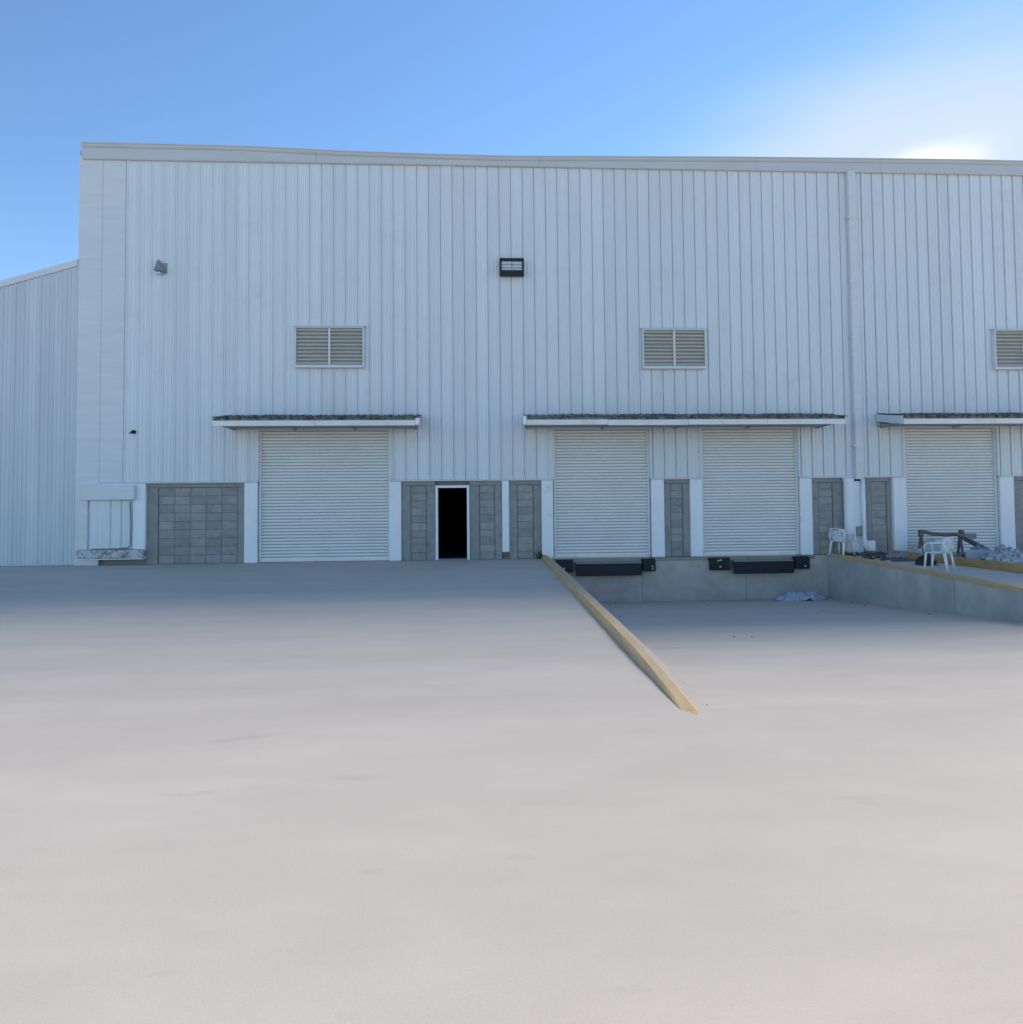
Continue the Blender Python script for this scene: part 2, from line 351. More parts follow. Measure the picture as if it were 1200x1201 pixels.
# fascia and eaves gutter: slightly uneven line, as built
top_pts = [(-10.45, 11.155), (-8.2, 11.145), (-6, 11.13), (-3.7, 11.05), (-1.4, 11.01), (.94, 10.99), (3.3, 11.03), (6.9, 11.08), (10.6, 11.11), (13.9, 11.13), (15.7, 11.12), (21.05, 11.12)]
def topz(x):
    for (a, za), (b, zb) in zip(top_pts[:-1], top_pts[1:]):
        if a <= x <= b:
            t = (x-a)/(b-a); return za+(zb-za)*t
    return top_pts[-1][1]
def swept(prof, x0, x1, step=.6):
    bm = bmesh.new(); n = max(2, int((x1-x0)/step)); m_ = len(prof(x0))
    for i in range(n+1):
        X = x0+(x1-x0)*i/n
        for (y, z) in prof(X): bm.verts.new((X, y, z))
    bm.verts.ensure_lookup_table(); V = bm.verts
    for i in range(n):
        for k in range(m_): bm.faces.new((V[m_*i+k], V[m_*i+(k+1) % m_], V[m_*i+m_+(k+1) % m_], V[m_*i+m_+k]))
    bm.faces.new(V[:m_]); bm.faces.new(V[m_*n:])
    return finish(bm)
joints = [-10.45, -4.35, 1.7, 7.8, 11.35, 17.4, 21.05]
for a, b in zip(joints[:-1], joints[1:]):
    link('fascia', swept(lambda X: [(.02, 10.745), (-.14, 10.735), (-.155, 10.76), (-.15, topz(X)-.115), (.02, topz(X)-.115)], a+.003, b-.003), MT['fascia'], wh)
    link('gutter_lip', swept(lambda X: [(.02, topz(X)-.112), (-.165, topz(X)-.112), (-.20, topz(X)-.075), (-.205, topz(X)-.055), (-.19, topz(X)-.05), (-.19, topz(X)-.035), (-.215, topz(X)-.02), (-.215, topz(X)), (.02, topz(X)+.01)], a+.003, b-.003), MT['fascia'], wh)

# roller shutters
def curtain(wd, h, seed):
    bm = bmesh.new(); nx = 26; ps = .084; n = int(h/ps)
    prof = [(0, .030), (.002, -.002), (.014, -.012), (.030, -.015), (.050, -.011), (.060, -.001), (.062, .030), (.0835, .030)]
    rows = []
    for i in range(n+1):
        off = random.uniform(-.0008, .0008); amp = random.choice((0, 0, 1, 1, 2))*.0022
        for (dz, dy) in prof:
            z = i*ps+dz
            if z > h: continue
            row = []
            for k in range(nx+1):
                X = wd*k/nx
                e = noise.noise(Vector((X*1.3, i*.9, seed)))*amp*.6
                sag = noise.noise(Vector((X*.8, z*.7, seed+9)))*.003
                row.append(bm.verts.new((X, dy+e*.3+sag+off, z)))
            rows.append(row)
    for a, b in zip(rows[:-1], rows[1:]):
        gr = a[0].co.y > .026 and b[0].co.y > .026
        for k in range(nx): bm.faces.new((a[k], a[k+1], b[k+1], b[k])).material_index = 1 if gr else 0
    # back skin gives the curtain its thickness
    v = [bm.verts.new(c) for c in ((0, .05, 0), (wd, .05, 0), (wd, .05, h), (0, .05, h))]; bm.faces.new(v)
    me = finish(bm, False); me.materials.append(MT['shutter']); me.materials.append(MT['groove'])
    return me
for i, (a, b) in enumerate(shutters):
    rs = bpy.data.objects.new('roller_shutter', None); COL.objects.link(rs); rs.parent = wh; rs.location = (a, 0, 0)
    wd = b-a
    c = link('curtain', curtain(wd-.1, HDR-.10, i*7.3), MT['shutter'], rs); c.location = (.05, .035, .06); c['kind'] = 'stuff'
    link('guide_rail', box(.012, .062, -.03, .085, 0.012, HDR-.065), MT['trim'], rs)
    link('guide_rail', box(wd-.062, wd-.012, -.03, .085, 0.012, HDR-.065), MT['trim'], rs)
    link('bottom_bar', box(.065, wd-.065, -.008, .08, .012, .085, .006), MT['canopy'], rs)

# pillars, posts, block infill
WHITE = [(-6.21, -5.87, 0), (-2.41, -2.10, 0), (.60, .79, .2), (1.67, 1.985, 0), (4.675, 5.03, 0), (5.76, 6.09, 0), (8.84, 9.18, 0), (11.50, 11.87, 0), (14.60, 15.01, 0)]
for a, b, z in WHITE:
    link('pillar', box(a, b, -.11, .098, max(z, .006), ZB-.05, .012), MT['white'], wh)
BAYS = [(-8.75, -8.46, -6.43, -6.215), (-2.095, -1.85, -1.44, -1.195), (-.275, 0, .40, .595), (.795, 1.02, 1.45, 1.665), (5.035, 5.24, 5.57, 5.755),
        (9.185, 9.42, 9.81, 10.32), (10.62, 10.94, 11.36, 11.495), (15.015, 15.3, 19.4, 21.0)]
blk_cache = {}
for a, b, c, d in BAYS:
    iw = bpy.data.objects.new('infill_wall', None); COL.objects.link(iw); iw.parent = wh
    link('concrete_post', box(a, b-.012, .0, .098, .004, 2.005, .006), MT['post'], iw)
    link('concrete_post', box(c+.012, d, .0, .098, .004, 2.005, .006), MT['post'], iw)
    link('lintel', box(a, d, -.015, .098, 2.01, 2.145, .006), MT['post'], iw)
    link('mortar', boxes([(b-.011, c+.011, .045, .098, .004, 2.005)]), MT['mortar'], iw)
    nc = max(1, round((c-b)/.41)); bw = (c-b)/nc; nr = 9 if nc > 2 else 10; rh = 2.0/nr
    key = (round(bw, 3), nr)
    if key not in blk_cache: blk_cache[key] = box(.0045, bw-.0045, 0, .06, .0045, rh-.0045, .004)
    for r_ in range(nr):
        for k in range(nc):
            o = link('block', blk_cache[key], MT['block'], iw)
            o.location = (b+k*bw,   .020+random.uniform(0, .007), .004+r_*rh); o.rotation_euler = (0, random.uniform(-.004, .004), 0)

# doorway with thin white frame, open onto the dark inside
df = bpy.data.objects.new('door_frame', None); COL.objects.link(df); df.parent = wh; df.location = (-1.19, 0, 0)
link('frame_jamb', box(0, .065, -.05, .12, .004, 2.005, .004), MT['white'], df)
link('frame_jamb', box(.845, .91, -.05, .12, .004, 2.005, .004), MT['white'], df)
link('frame_head', box(.068, .842, -.05, .12, 1.94, 2.005, .004), MT['white'], df)
link('threshold', box(.068, .842, -.02, .2, .003, .03, .004), MT['steel'], df)

# walled service hatch at the left end
sh = bpy.data.objects.new('service_hatch', None); COL.objects.link(sh); sh.parent = wh
sh['label'] = 'white framed hatch with grey header box and stained sill'
link('surround', boxes([(-9.945, -9.87, -.10, .09, .41, 2.12)]), MT['white'], sh)
link('surround', boxes([(-9.07, -8.755, -.10, .09, .41, 2.12)]), MT['white'], sh)
link('surround', boxes([(-9.868, -9.072, -.10, .09, 1.72, 2.12)]), MT['white'], sh)
link('header_box', box(-10.28, -8.97, -.24, -.102, 1.70, 2.085, .01), MT['trim'], sh)
link('sill', box(-10.45, -8.75, -.20, .09, .18, .405, .02), MT['dirtywhite'], sh)
link('sill_edge', box(-10.45, -8.745, -.22, -.0, .155, .178, .004), MT['white'], sh)
link('plinth', box(-9.94, -8.755, .02, .098, .004, .15), MT['mortar'], sh)
link('jamb', box(-10.42, -10.2, -.13, -.078, .41, 1.69, .01), MT['trim'], sh)
for k in range(4):
    x0 = -10.17+k*.272
    link('hatch_panel', prism([(x0+.004, -.09), (x0+.03, -.115), (x0+.24, -.115), (x0+.268, -.09), (x0+.268, -.0775), (x0+.004, -.0775)] , .42, 1.69, 'z'), MT['sheet'], sh)
link('drain_edge', tube([(-9.12, -.13, 1.66), (-9.10, -.13, 1.0), (-9.10, -.13, .52), (-9.16, -.13, .45), (-9.4, -.13, .43), (-10.1, -.13, .42)], .016, 6), MT['steel'], sh)

# louvred vents
def vent(x0, x1, z0, z1):
    v = bpy.data.objects.new('vent', None); COL.objects.link(v); v.parent = wh; v.location = (x0, SY-.095, z0)
    wd, h = x1-x0, z1-z0; t = .03
    link('frame', boxes([(0, t, -.05, .09, 0, h), (wd-t, wd, -.05, .09, 0, h), (t, wd-t, -.05, .09, 0, .075), (t, wd-t, -.05, .09, h-t, h)]), MT['trim'], v)
    link('drip_flashing', prism([(.09, h+.003), (-.07, h+.003), (-.07, h+.016), (.09, h+.05)], -.05, wd+.05, 'x'), MT['trim'], v)
    link('mullion', box(wd/2-.022, wd/2+.022, -.055, .05, .078, h-.048), MT['canopy'], v)
    link('back_plate', boxes([(t, wd-t, .03, .04, .076, h-t-.002)]), MT['lampbody'], v)
    ns = 10; p = (h-.075-t)/ns
    key = (round(wd, 2), round(p, 4))
    for side in (0, 1):
        a = t+.004 if side == 0 else wd/2+.026; b = wd/2-.026 if side == 0 else wd-t-.004
        lst = bmesh.new()
        for k in range(ns):
            zc = .075+p*(k+.5); tilt = R(random.uniform(-3, 3))
            mt = Matrix.Translation((0, 0, zc)) @ Matrix.Rotation(R(38)+tilt, 4, 'X')
            add_box(lst, a, b, -.041, .041, -.005, .005, mt)
        o = link('louvre_slats', finish(lst), MT['slat'], v); o['kind'] = 'stuff'
vent(-4.88, -3.07, 5.17, 6.27); vent(4.48, 6.24, 5.15, 6.25); vent(14.52, 16.28, 5.14, 6.27)

# canopies over the shutters
def canopy(x0, x1, seed, open_left=False):
    c = bpy.data.objects.new('canopy', None); COL.objects.link(c); c.parent = wh
    D = 1.2; zf = 3.5; n = max(2, round((x1-x0)/2.1)); seg = (x1-x0)/n
    yf = SY-.03-D
    for k in range(n):
        dz = random.uniform(-.008, .008)
        link('fascia_board', box(x0+k*seg+.003, x0+(k+1)*seg-.003, yf-.02, yf+.02, zf+dz, zf+.14+dz*.5, .006), MT['canopy'], c)
        link('edge_batten', box(x0+k*seg+.003, x0+(k+1)*seg-.003, yf+.0, yf+.05, zf+.152, zf+.20), MT['tile'], c)
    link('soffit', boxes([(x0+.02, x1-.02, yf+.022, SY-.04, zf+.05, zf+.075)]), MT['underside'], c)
    for xs_, nm in ((x0, 'end_cap'), (x1-.03, 'end_cap')):
        link(nm, prism([(yf+.022, zf), (SY-.035, zf+.19), (SY-.035, zf+.39), (yf+.022, zf+.225)], xs_, xs_+.03, 'x'), MT['annex'] if xs_ == x0 else MT['tile'], c)
    # corrugated sheets lying on the frame, overlapping, with uneven front edges
    k = 0; X = x0-.02
    while X < x1-.05:
        Wd = min(.98, x1+.02-X); bm = bmesh.new(); m_ = 24; tilt = random.uniform(-.012, .012); ov = random.uniform(-.02, .03)
        rows = []
        for s_ in (0, 1):
            for j in range(5):
                t = j/4; row = []
                for i in range(m_+1):
                    xx = X+(Wd+.05)*i/m_
                    zz = zf+.215+t*.185+.016*math.cos(2*math.pi*(xx-x0)/.177)+(.012 if k % 2 else 0)+tilt*(i/m_-.5)-.010*s_
                    yy = yf-.045-ov*(1-t)+t*(D-.0)+.0
                    row.append(bm.verts.new((xx, min(yy, SY-.036), zz)))
                rows.append(row)
        for s_ in (0, 5):
            for j in range(4):
                for i in range(m_): bm.faces.new((rows[s_+j][i], rows[s_+j][i+1], rows[s_+j+1][i+1], rows[s_+j+1][i]))
        for i in range(m_): bm.faces.new((rows[0][i], rows[0][i+1], rows[5][i+1], rows[5][i])); bm.faces.new((rows[4][i], rows[4][i+1], rows[9][i+1], rows[9][i]))
        link('roof_sheet', finish(bm), MT['tile'], c)
        X += .96; k += 1
    # dead leaves and grit caught along the front edge
    rnd = random.Random(seed); bm = bmesh.new()
    for i in range(int((x1-x0)*45)):
        cx = rnd.uniform(x0+.1, x1-.15); cl = noise.noise(Vector((cx*1.6, seed, 0)))
        if cl < -.1: continue
        cy = yf+rnd.uniform(-.03, .5); s_ = rnd.uniform(.012, .04)
        mt = Matrix.Translation((cx, cy, zf+.235+(cy-yf)*.16+rnd.uniform(0, .02+.03*max(0, cl)))) @ Matrix.Rotation(rnd.uniform(0, 6), 4, 'Z') @ Matrix.Rotation(rnd.uniform(-.8, .8), 4, 'X')
        add_box(bm, -s_, s_, -s_*.6, s_*.6, -.004, .008, mt)
    o = link('leaf_litter', finish(bm), MT['tile'], c); o['kind'] = 'stuff'
    nb = max(2, round((x1-x0)/1.9))
    for i in range(nb+1):
        xb = x0+.12+(x1-x0-.24)*i/nb
        if any(a-.0 < xb < b for a, b in shutters) : zz = HDR+.03
        link('bracket', prism([(yf+.4, zf+.046), (SY-.035, zf+.005), (SY-.035, zf+.049), ], xb-.02, xb+.02, 'x'), MT['underside'], c)
    return c
canopy(-6.58, -1.60, 1); canopy(1.20, 9.50, 2); canopy(11.07, 17.6, 3)
# small white end bracket blocks of the canopy gutters
link('gutter_end', box(-1.60, -1.50, -1.31, -1.15, 3.52, 3.70, .01), MT['white'], wh)
link('gutter_end', box(1.11, 1.20, -1.31, -1.15, 3.52, 3.74, .01), MT['white'], wh)

# downpipe and white column below it
dp = bpy.data.objects.new('downpipe', None); COL.objects.link(dp); dp.parent = wh
zc = [10.74, 7.62, 4.1, 2.08]
for k, (a, b) in enumerate(zip(zc[:-1], zc[1:])):
    link('pipe_section', box(10.385+.004*k, 10.585+.004*k, -.215, -.095, b+.003, a, .008), MT['trim'], dp)
    if k: link('collar', box(10.375, 10.60, -.225, -.092, a-.05, a+.01, .004), MT['trim'], dp)
for z in (9.4, 6.0, 3.0): link('strap', box(10.34, 10.63, -.222, -.092, z, z+.035), MT['trim'], dp)
cl = bpy.data.objects.new('column', None); COL.objects.link(cl); cl.parent = wh
link('column_core', boxes([(10.30, 10.62, -.08, .09, .75, 2.03), (10.30, 10.42, -.08, .09, .004, .748), (10.58, 10.62, -.08, .09, .004, .748), (10.421, 10.579, .05, .09, .004, .748)]), MT['white'], cl)
link('inspection_box', box(10.425, 10.575, -.11, -.02, .52, .78, .01), MT['steel'], cl)
link('drain_pipe', tube([(10.20, -.13, 2.12), (10.20, -.13, 2.0), (10.20, -.13, .9), (10.20, -.13, .01)], [.155, .13, .128, .128], 20), MT['white'], cl)
link('drain_pipe', tube([(10.60, -.15, 2.1), (10.60, -.15, 1.0), (10.62, -.15, .35), (10.66, -.17, .12)], [.055, .055, .06, .06], 14), MT['white'], cl)
link('conduit', tube([(10.70, -.05, 2.1), (10.71, -.05, .6)], .02, 8), MT['white'], cl)
link('splash_plate', prism([(10.66, -.10), (10.70, -.13), (10.93, -.13), (10.93, -.10)], .1, .38, 'z'), MT['white'], cl)

# dock face under shutters
link('dock_face', boxes([(PX0-.01, 4.41, -.03, .098, -1.6, -.008), (4.42, 7.3, -.03, .098, -1.6, -.008), (7.31, PX1+.01, -.03, .098, -1.6, -.008)]), MT['pitwall'], wh)
link('dock_edge_angle', box(PX0+.05, PX1-.35, -.045, -.031, -.10, -.004), MT['steel'], wh)

# ------------------------------------------------------------------ annex to the left
an = thing('metal_annex', 'lower blue grey ribbed metal annex joined to the left end of the warehouse', 'building')
x = XL-.01-PITCH; k = 0
while x > -24:
    zt = 7.95-.30*(XL-x-PITCH*.5)
    strip(an, x, .02, max(4.2, zt), MT['annex']); x -= PITCH
xe = x+PITCH
link('verge_flashing', prism([(XL-.01, 7.99), (-23.0, 4.26), (-23.9, 4.26), (-23.9, 4.40), (-23.0, 4.40), (XL-.01, 8.12)][:2]+[(-23.0, 4.40), (XL-.01, 8.12)], 0, 1, 'z'), MT['trim'], an)
o = an.children[-1]; bpy.data.meshes.remove(o.data)
bm = bmesh.new()
for (X, z) in ((XL-.005, 7.88), (-23.0, 4.13), (-24.2, 4.13), (-24.2, 4.27), (-23.0, 4.27), (XL-.005, 8.05)):
    bm.verts.new((X, -.11, z)); bm.verts.new((X, .02, z))
bm.verts.ensure_lookup_table(); V = bm.verts; n = 6
for i in range(n): bm.faces.new((V[2*i], V[2*((i+1) % n)], V[2*((i+1) % n)+1], V[2*i+1]))
bm.faces.new([V[0], V[2], V[8], V[10]]); bm.faces.new([V[2], V[4], V[6], V[8]]); bm.faces.new([V[1], V[3], V[9], V[11]]); bm.faces.new([V[3], V[5], V[7], V[9]])
link('verge_flashing', finish(bm), MT['trim'], an)
bm = bmesh.new()
pts = [(XL-.01, 0), (-24.1, 0), (-24.1, 4.15), (-23.0, 4.15), (XL-.01, 7.9)]
lo = [bm.verts.new((a, -.02, b)) for a, b in pts]; hi = [bm.verts.new((a, 14, b)) for a, b in pts]
for i in range(5): bm.faces.new((lo[i], lo[(i+1) % 5], hi[(i+1) % 5], hi[i]))
bm.faces.new(lo); bm.faces.new(hi[::-1])
link('annex_shell', finish(bm), MT['annex'], an)

# ------------------------------------------------------------------ wall fittings
fl = thing('floodlight', 'black framed rectangular floodlight high on the middle of the white wall', 'floodlight', (.915, -.09, 7.92))
link('housing', boxes([(-.33, .33, -.16, -.03, -.24, -.10), (-.33, .33, -.16, -.03, .165, .23), (-.33, -.285, -.16, -.03, -.098, .163), (.285, .33, -.16, -.03, -.098, .163), (-.32, .32, -.05, -.03, -.098, .163)]), MT['black'], fl)
link('lamp_panel', boxes([(-.28, .28, -.10, -.051, -.095, .16)]), MT['glass'], fl)
link('lamp_rib', boxes([(-.28, .28, -.115, -.101, -.03, -.015), (-.28, .28, -.115, -.101, .06, .075)]), MT['steel'], fl)
link('lamp_rib', boxes([(-.005, .01, -.116, -.1, -.09, .155)]), MT['steel'], fl)
link('bracket', boxes([(-.24, -.20, -.03, .06, -.06, .06), (.20, .24, -.03, .06, -.06, .06)]), MT['black'], fl)
wl = thing('wall_lamp', 'small grey wedge shaped wall lamp on the upper left of the white wall', 'wall lamp', (-8.40, -.09, 7.88))
bm = bmesh.new()
vv = [bm.verts.new(c) for c in ((-.12, 0, -.18), (.10, 0, -.20), (.04, 0, .04), (-.08, 0, .20), (-.11, -.20, -.14), (.08, -.20, -.16), (.02, -.16, -.02), (-.07, -.06, .18))]
for f in ((0, 1, 5, 4), (1, 2, 6, 5), (2, 3, 7, 6), (3, 0, 4, 7), (4, 5, 6, 7), (0, 3, 2, 1)): bm.faces.new([vv[i] for i in f])
link('lamp_shade', finish(bm), MT['lampbody'], wl)
link('lamp_glass', boxes([(-.08, .05, -.17, -.02, -.235, -.19)]), MT['glass'], wl)
link('mounting_plate', boxes([(-.13, .13, -.004, .05, -.16, .10)]), MT['lampbody'], wl)
ws = thing('wall_socket', 'tiny black socket on the white wall above the grey block wall at the left', 'socket', (-9.07, -.09, 3.48))
link('body', tube([(0, .03, 0), (0, -.05, 0), (0, -.09, -.03)], [.05, .045, .03], 10), MT['black'], ws)
link('arm', tube([(-.12, .01, -.03), (0, -.02, 0)], .012, 6), MT['black'], ws)

# ------------------------------------------------------------------ dock levellers and bumpers
def leveller(x0, x1, label):
    t = thing('dock_leveller', label, 'dock leveller', ((x0+x1)/2, -.05, 0), 0, 'dock levellers under the shutters')
    h = (x1-x0)/2
    link('lip_plate', box(-h, h, -.20, -.15, -.46, -.17, .01), MT['lip'], t)
    link('lip_hinge', tube([(-h, -.15, -.165), (h, -.15, -.165)], .028, 8), MT['lip'], t)
    link('deck_plate', box(-h+.01, h-.01, -.16, .03, -.14, -.105, .004), MT['steel'], t)
    link('front_beam', box(-h+.01, h-.01, -.09, .02, -.30, -.145), MT['steel'], t)
    link('lip_keeper', boxes([(-h+.15, -h+.25, -.14, .018, -.45, -.31), (h-.25, h-.15, -.14, .018, -.45, -.31)]), MT['lip'], t)
leveller(2.56, 4.35, 'black steel dock leveller lip under the shutter right beside the yellow kerb')
leveller(6.88, 8.56, 'black steel dock leveller lip under the shutter nearer the retaining wall and chairs')
def bumper(x0, x1, label, bolts):
    t = thing('dock_bumper', label, 'dock bumper', ((x0+x1)/2, -.05, -.20), 0, 'black rubber dock bumpers')
    h = (x1-x0)/2
    link('rubber_block', box(-h, h, -.16, .02, -.165, .165, .012), MT['black'], t)
    link('steel_plate', boxes([(-h-.02, h+.02, -.002+.0, .0205, .1, .17)]), MT['lip'], t)
    for (bx, bz) in bolts: link('bolt', tube([(bx*h, -.155, bz), (bx*h, -.185, bz)], .026, 8), MT['bolt'], t)
bumper(2.06, 2.50, 'left black rubber bumper of the dock door beside the yellow kerb', [(-.15, -.05)])
bumper(4.40, 4.74, 'right black rubber bumper of the dock door beside the yellow kerb', [(.45, -.09), (.45, -.03)])
bumper(6.26, 6.80, 'left black rubber bumper with three bolts at the dock door nearer the chairs', [(-.25, .10), (.0, .11), (-.08, -.07)])
bumper(8.62, 9.02, 'right black rubber bumper below the white pillar nearest the chairs', [(.3, -.08)])

# ------------------------------------------------------------------ plastic chairs
def chair(loc, rz, label):
    t = thing('plastic_chair', label, 'chair', loc, rz, 'white plastic garden chairs')
    # sitter faces +Y; seat 0.42 high
    bm = bmesh.new(); n = 10; rows = []
    for s_ in (0, 1):
        for j in range(n+1):
            v = j/n; yy = -.20+.43*v; hw = .215+.02*v; row = []
            for i in range(n+1):
                u = -1+2*i/n
                z = .42-.02*(1-u*u)*math.sin(math.pi*v)-.03*max(0, v-.85)/.15-.018*s_+.008*abs(u)**3
                row.append(bm.verts.new((u*hw, yy, z)))
            rows.append(row)
    for s_ in (0, n+1):
        for j in range(n):
            for i in range(n): bm.faces.new((rows[s_+j][i], rows[s_+j][i+1], rows[s_+j+1][i+1], rows[s_+j+1][i]))
    m_ = n+1
    for j in range(n):
        for i in (0, n): bm.faces.new((rows[j][i], rows[j+1][i], rows[m_+j+1][i], rows[m_+j][i]))
    for i in range(n):
        for j in (0, n): bm.faces.new((rows[j][i], rows[j][i+1], rows[m_+j][i+1], rows[m_+j][i]))
    link('seat', finish(bm, True), MT['plastic'], t)
    # curved backrest with cut slots
    bm = bmesh.new(); nu, nv = 22, 12; th = .014; G = {}
    for s_ in (0, 1):
        for j in range(nv+1):
            for i in range(nu+1):
                u = -1+2*i/nu; v = j/nv
                hw = .225+.055*v; topd = .035*(u*u)*v
                ang = u*.95
                x_ = hw*math.sin(ang)/math.sin(.95); y_ = -.20-.11*v+.11*(1-math.cos(ang))/(1-math.cos(.95))
                z_ = .41+v*.38-topd
                G[s_, i, j] = bm.verts.new((x_, y_-th*s_*math.cos(ang), z_+0))
    def cut(i, j): return (i in (4, 8, 13, 17) and 4 <= j <= 8) or (7 <= i <= 14 and j == 10)
    for i in range(nu):
        for j in range(nv):
            if cut(i, j): continue
            for s_ in (0, 1): bm.faces.new((G[s_, i, j], G[s_, i+1, j], G[s_, i+1, j+1], G[s_, i, j+1]))
            for (di, dj, a, b) in ((-1, 0, (i, j), (i, j+1)), (1, 0, (i+1, j), (i+1, j+1)), (0, -1, (i, j), (i+1, j)), (0, 1, (i, j+1), (i+1, j+1))):
                ii, jj = i+di, j+dj
                if not (0 <= ii < nu and 0 <= jj < nv) or cut(ii, jj):
                    bm.faces.new((G[0, a[0], a[1]], G[0, b[0], b[1]], G[1, b[0], b[1]], G[1, a[0], a[1]]))
    link('backrest', finish(bm, True), MT['plastic'], t)
    for s in (-1, 1):
        link('side_shell', tube([(s*.232, -.20, .43), (s*.24, -.21, .55), (s*.25, -.20, .66)], [.05, .045, .035], 8, .5), MT['plastic'], t)
        link('armrest', tube([(s*.235, -.22, .64), (s*.262, -.08, .645), (s*.27, .08, .64), (s*.265, .18, .62), (s*.25, .225, .57), (s*.24, .22, .43)], [.036, .038, .04, .038, .036, .034], 8, .6), MT['plastic'], t)
        link('leg', tube([(s*.225, .20, .43), (s*.25, .24, 0)], [.042, .030], 8, .7), MT['plastic'], t)
        link('leg', tube([(s*.205, -.19, .43), (s*.235, -.27, 0)], [.046, .032], 8, .7), MT['plastic'], t)
    t.scale = (.9, .9, .95)
    return t
chair((9.87, -.30, .003), R(-64), 'white plastic chair beside the white drainpipe at the foot of the building')
chair((10.17, -3.72, .003), R(36), 'white plastic chair out on the platform edge, in front of the ochre kerb')

# ------------------------------------------------------------------ clutter by the right shutter
tr = thing('timber_trestle', 'dark weathered timber trestle lying before the right roller shutter', 'trestle', (12.32, -.9, 0), R(-6))
tr.scale = (.86, 1, 1)
link('beam', tube([(-.62, 0, .66), (-.3, 0, .60), (.1, .02, .57), (.55, 0, .58)], [.045, .05, .05, .04], 8), MT['wood'], tr)
link('end_block', box(-.72, -.61, -.07, .07, .52, .71, .02), MT['wood'], tr)
link('end_block', box(.50, .60, -.08, .08, .50, .70, .02), MT['wood'], tr)
for (xa, ya, xb, yb) in ((-.66, 0, -.74, -.28), (-.66, 0, -.60, .25), (.5, 0, .42, -.24), (.5, 0, .58, .22)):
    link('leg', tube([(xa, ya, .58), (xb, yb, .0)], [.04, .035], 6), MT['wood'], tr)
link('cross_plank', box(.52, .98, -.05, .05, .46, .60, .01), MT['greyboard'], tr)
bd = thing('leaning_board', 'grey weathered board sloping down to the right of the timber trestle', 'board', (13.2, -1.15, 0), 0)
def slope(name, a, b, wd, th, m, par):
    d = Vector(b)-Vector(a); mt = Matrix.Translation(Vector(a)) @ d.to_track_quat('X', 'Z').to_matrix().to_4x4(); bm = bmesh.new()
    add_box(bm, 0, d.length, -wd/2, wd/2, -th/2, th/2, mt); bmesh.ops.bevel(bm, geom=bm.edges[:], offset=.006, segments=1, affect='EDGES')
    return link(name, finish(bm), m, par)
slope('plank', (-.55, 0, .56), (.42, 0, .03), .26, .04, MT['greyboard'], bd)
slope('plank', (-.58, .16, .60), (.36, .18, .05), .18, .04, MT['greyboard'], bd)
ps = tag(link('pale_panel', box(-.42, .42, -.03, .03, 0, .24, .01), MT['slab']), 'pale grey panel standing on edge under the sloping boards, right of the chair back', 'panel'); ps.location = (12.75, -1.75, .003); ps.rotation_euler = (R(-8), 0, R(-4))

def heap(name, cx, cy, rx, ry, h, m, seed, label, cat, rough=1.0, n=30, rz=0):
    bm = bmesh.new(); rows = []
    for j in range(n+1):
        row = []
        for i in range(n+1):
            u, v = -1+2*i/n, -1+2*j/n; r_ = math.sqrt(u*u+v*v)
            edge = 1+.25*noise.noise(Vector((math.atan2(v, u)*1.2, seed, 2)))
            k = max(0, 1-(r_/edge)**2)
            p = Vector((u*rx*2, v*ry*2, seed))
            z = h*(k**.6)*(1+rough*.55*noise.noise(p*3.1))+rough*h*.35*abs(noise.noise(p*7.3))*min(1, k*4)
            row.append(bm.verts.new((u*rx+rough*.05*noise.noise(p*4+Vector((9, 0, 0))), v*ry+rough*.05*noise.noise(p*4+Vector((0, 9, 0))), max(.0, z)+.004)))
        rows.append(row)
    for j in range(n):
        for i in range(n):
            c = (rows[j][i].co+rows[j+1][i+1].co)/2
            if c.z > .008 : bm.faces.new((rows[j][i], rows[j][i+1], rows[j+1][i+1], rows[j+1][i]))
    bmesh.ops.delete(bm, geom=[v for v in bm.verts if not v.link_faces], context='VERTS')
    r = bmesh.ops.extrude_face_region(bm, geom=bm.faces[:])
    for v in [g for g in r['geom'] if isinstance(g, bmesh.types.BMVert)]: v.co.z = max(.0, v.co.z-.006)
    o = tag(link(name, finish(bm), m), label, cat); o.location = (cx, cy, .0); o.rotation_euler = (0, 0, rz); return o
heap('crumpled_netting', 12.85, -2.35, .55, .32, .30, MT['mesh'], 3.3, 'crumpled grey wire netting heaped on the ochre kerb below the right white pillar', 'netting', 1.2)
heap('blue_tarpaulin', 13.95, -2.25, .55, .40, .30, MT['blue'], 5.1, 'folded pale blue tarpaulin to the right of the crumpled netting', 'tarpaulin', .35)
heap('plastic_bundle', 12.15, -.55, .42, .25, .34, MT['clear'], 8.4, 'pale bluish plastic bundle at the left foot of the right shutter', 'plastic', 1.1)
o = heap('plastic_film', 8.65, -.42, .72, .30, .17, MT['clear'], 2.2, 'crumpled clear plastic film on the floor of the dock pit in its right corner', 'plastic', 1.3); o.location.z = floor_z(-.42)+.01
heap('black_bag', 10.60, -2.7, .24, .18, .22, MT['black'], 6.2, 'black bag on the platform behind the legs of the chair at the ochre kerb', 'bag', .7)
po = tag(link('metal_pole', tube([(12.2, -4.15, .03), (12.9, -3.5, .22), (13.6, -2.9, .40)], .022, 8), MT['steel']), 'thin grey pole lying over the ochre kerb below the blue tarpaulin', 'pole')
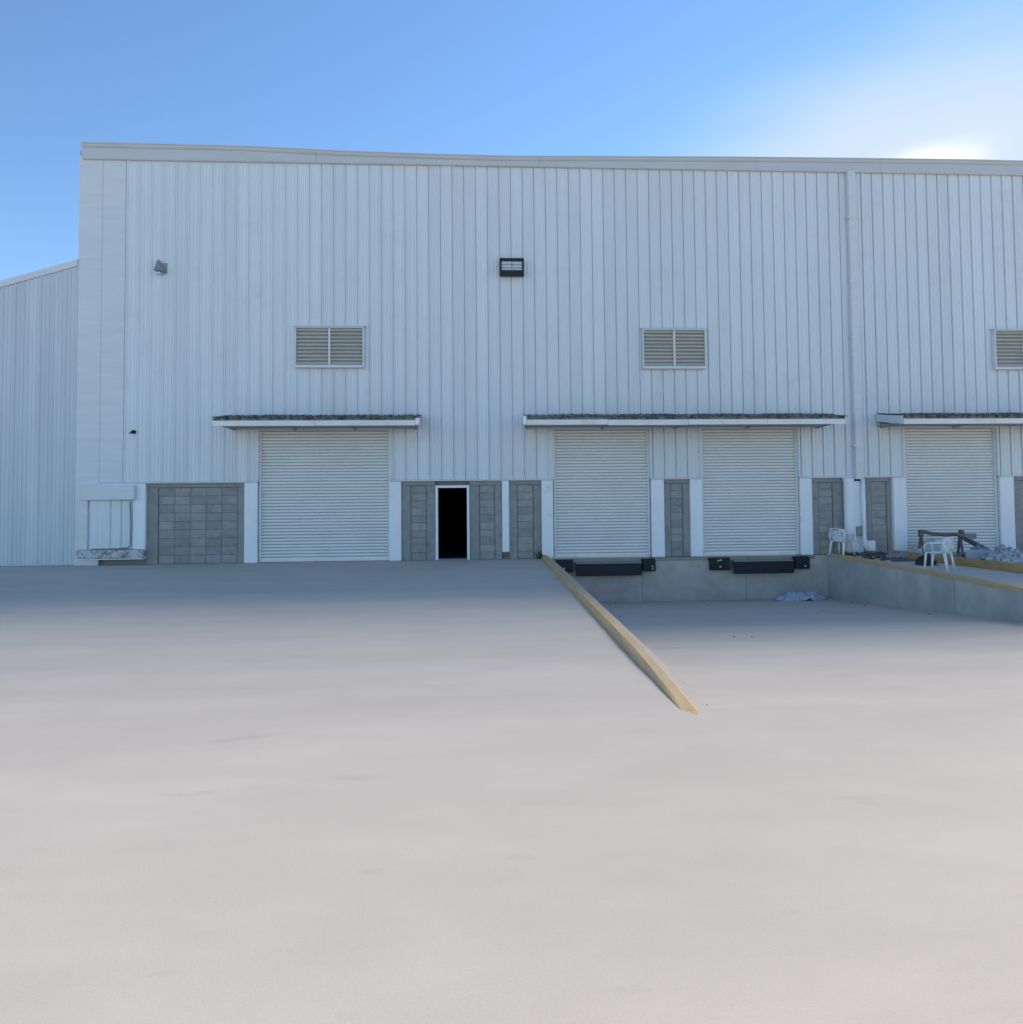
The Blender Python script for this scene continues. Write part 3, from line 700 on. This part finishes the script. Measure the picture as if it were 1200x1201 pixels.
# rubble along the foot of the wall behind the left chair
bm = bmesh.new(); rnd = random.Random(4)
for i in range(260):
    x_ = rnd.uniform(10.0, 12.0); y_ = -rnd.random()**1.5*1.6-.15
    s_ = rnd.uniform(.012, .05)*(1.3-.3*abs(y_)); mt = Matrix.Translation((x_, y_, s_*.5)) @ Matrix.Rotation(rnd.uniform(0, 6), 4, Vector((rnd.random(), rnd.random(), 1)).normalized())
    v = add_box(bm, -s_, s_, -s_*.7, s_*.7, -s_*.5, s_*.6, mt)
    for q_ in v: q_.co += Vector((rnd.uniform(-1, 1), rnd.uniform(-1, 1), rnd.uniform(-1, 1)))*s_*.25
tag(link('rubble', finish(bm), MT['rubble']), 'brown rubble and grit strewn along the foot of the wall behind the left chair', 'rubble', kind='stuff')
heap('sack_pile', 13.0, -1.30, .36, .22, .26, MT['greyboard'], 21.3, 'slumped grey sacks under the sloping boards behind the near chair', 'sacks', .8)
for (x_, y_, z_, l_, a_, tl, lab) in ((12.35, -1.35, .07, .9, .35, -.10, 'short timber batten propped low against the dark trestle'), (12.9, -1.7, .05, .7, -.5, .12, 'short timber batten lying across the sloping boards foot')):
    o = tag(link('timber_batten', box(-l_/2, l_/2, -.035, .035, -.02, .03, .005), MT['greyboard']), lab, 'timber'); o.location = (x_, y_, z_); o.rotation_euler = (0, tl, a_)
heap('cloth_rag', 11.0, -1.15, .42, .28, .12, MT['greyboard'], 11.7, 'flattened grey rag lying on the platform just left of the ochre kerb', 'rag', 1.1)
for k, (x_, y_, l_) in enumerate(((10.9, -1.9, 1.3),)):
    tag(link('timber_offcut', box(-l_/2, l_/2, -.06, .06, 0, .05, .006), MT['wood']), 'dark timber offcut lying flat between the two white chairs', 'timber').location = (x_, y_, .003)
# grit and small stones on the pit floor
bm = bmesh.new(); rnd = random.Random(14)
for i in range(22):
    x_ = rnd.uniform(2.1, 9.5); y_ = -rnd.random()**2.2*9-.06; s_ = rnd.uniform(.006, .022)
    mt = Matrix.Translation((x_, y_, floor_z(y_)+s_*.4)) @ Matrix.Rotation(rnd.uniform(0, 6), 4, Vector((rnd.random(), rnd.random(), 1)).normalized())
    add_box(bm, -s_, s_, -s_*.7, s_*.7, -s_*.4, s_*.5, mt)
tag(link('grit', finish(bm), MT['rubble']), 'small stones scattered over the floor of the dock pit', 'grit', kind='stuff')
# a weed in the corner where the yellow kerb meets the wall
wd_ = thing('weed', 'small green weed at the wall end of the long faded yellow kerb', 'plant', (1.58, -.12, 0))
rnd = random.Random(3)
for k in range(9):
    a = rnd.uniform(0, 6.28); l_ = rnd.uniform(.10, .24); bm = bmesh.new(); hgt = rnd.uniform(.08, .26)
    pts = [Vector((0, 0, 0)), Vector((math.cos(a)*l_*.3, math.sin(a)*l_*.3, hgt*.7)), Vector((math.cos(a)*l_*.8, math.sin(a)*l_*.8, hgt))]
    sd_ = Vector((-math.sin(a), math.cos(a), 0))*.02
    vs_ = [bm.verts.new(p+sd_*s_) for p, s_ in ((pts[0], .4), (pts[1], 1), (pts[2], .1), (pts[1], -1), (pts[0], -.4))]
    bm.faces.new(vs_)
    r = bmesh.ops.extrude_face_region(bm, geom=bm.faces[:])
    for v in [g for g in r['geom'] if isinstance(g, bmesh.types.BMVert)]: v.co.z += .004
    link('leaf', finish(bm), MT['leaf'], wd_)
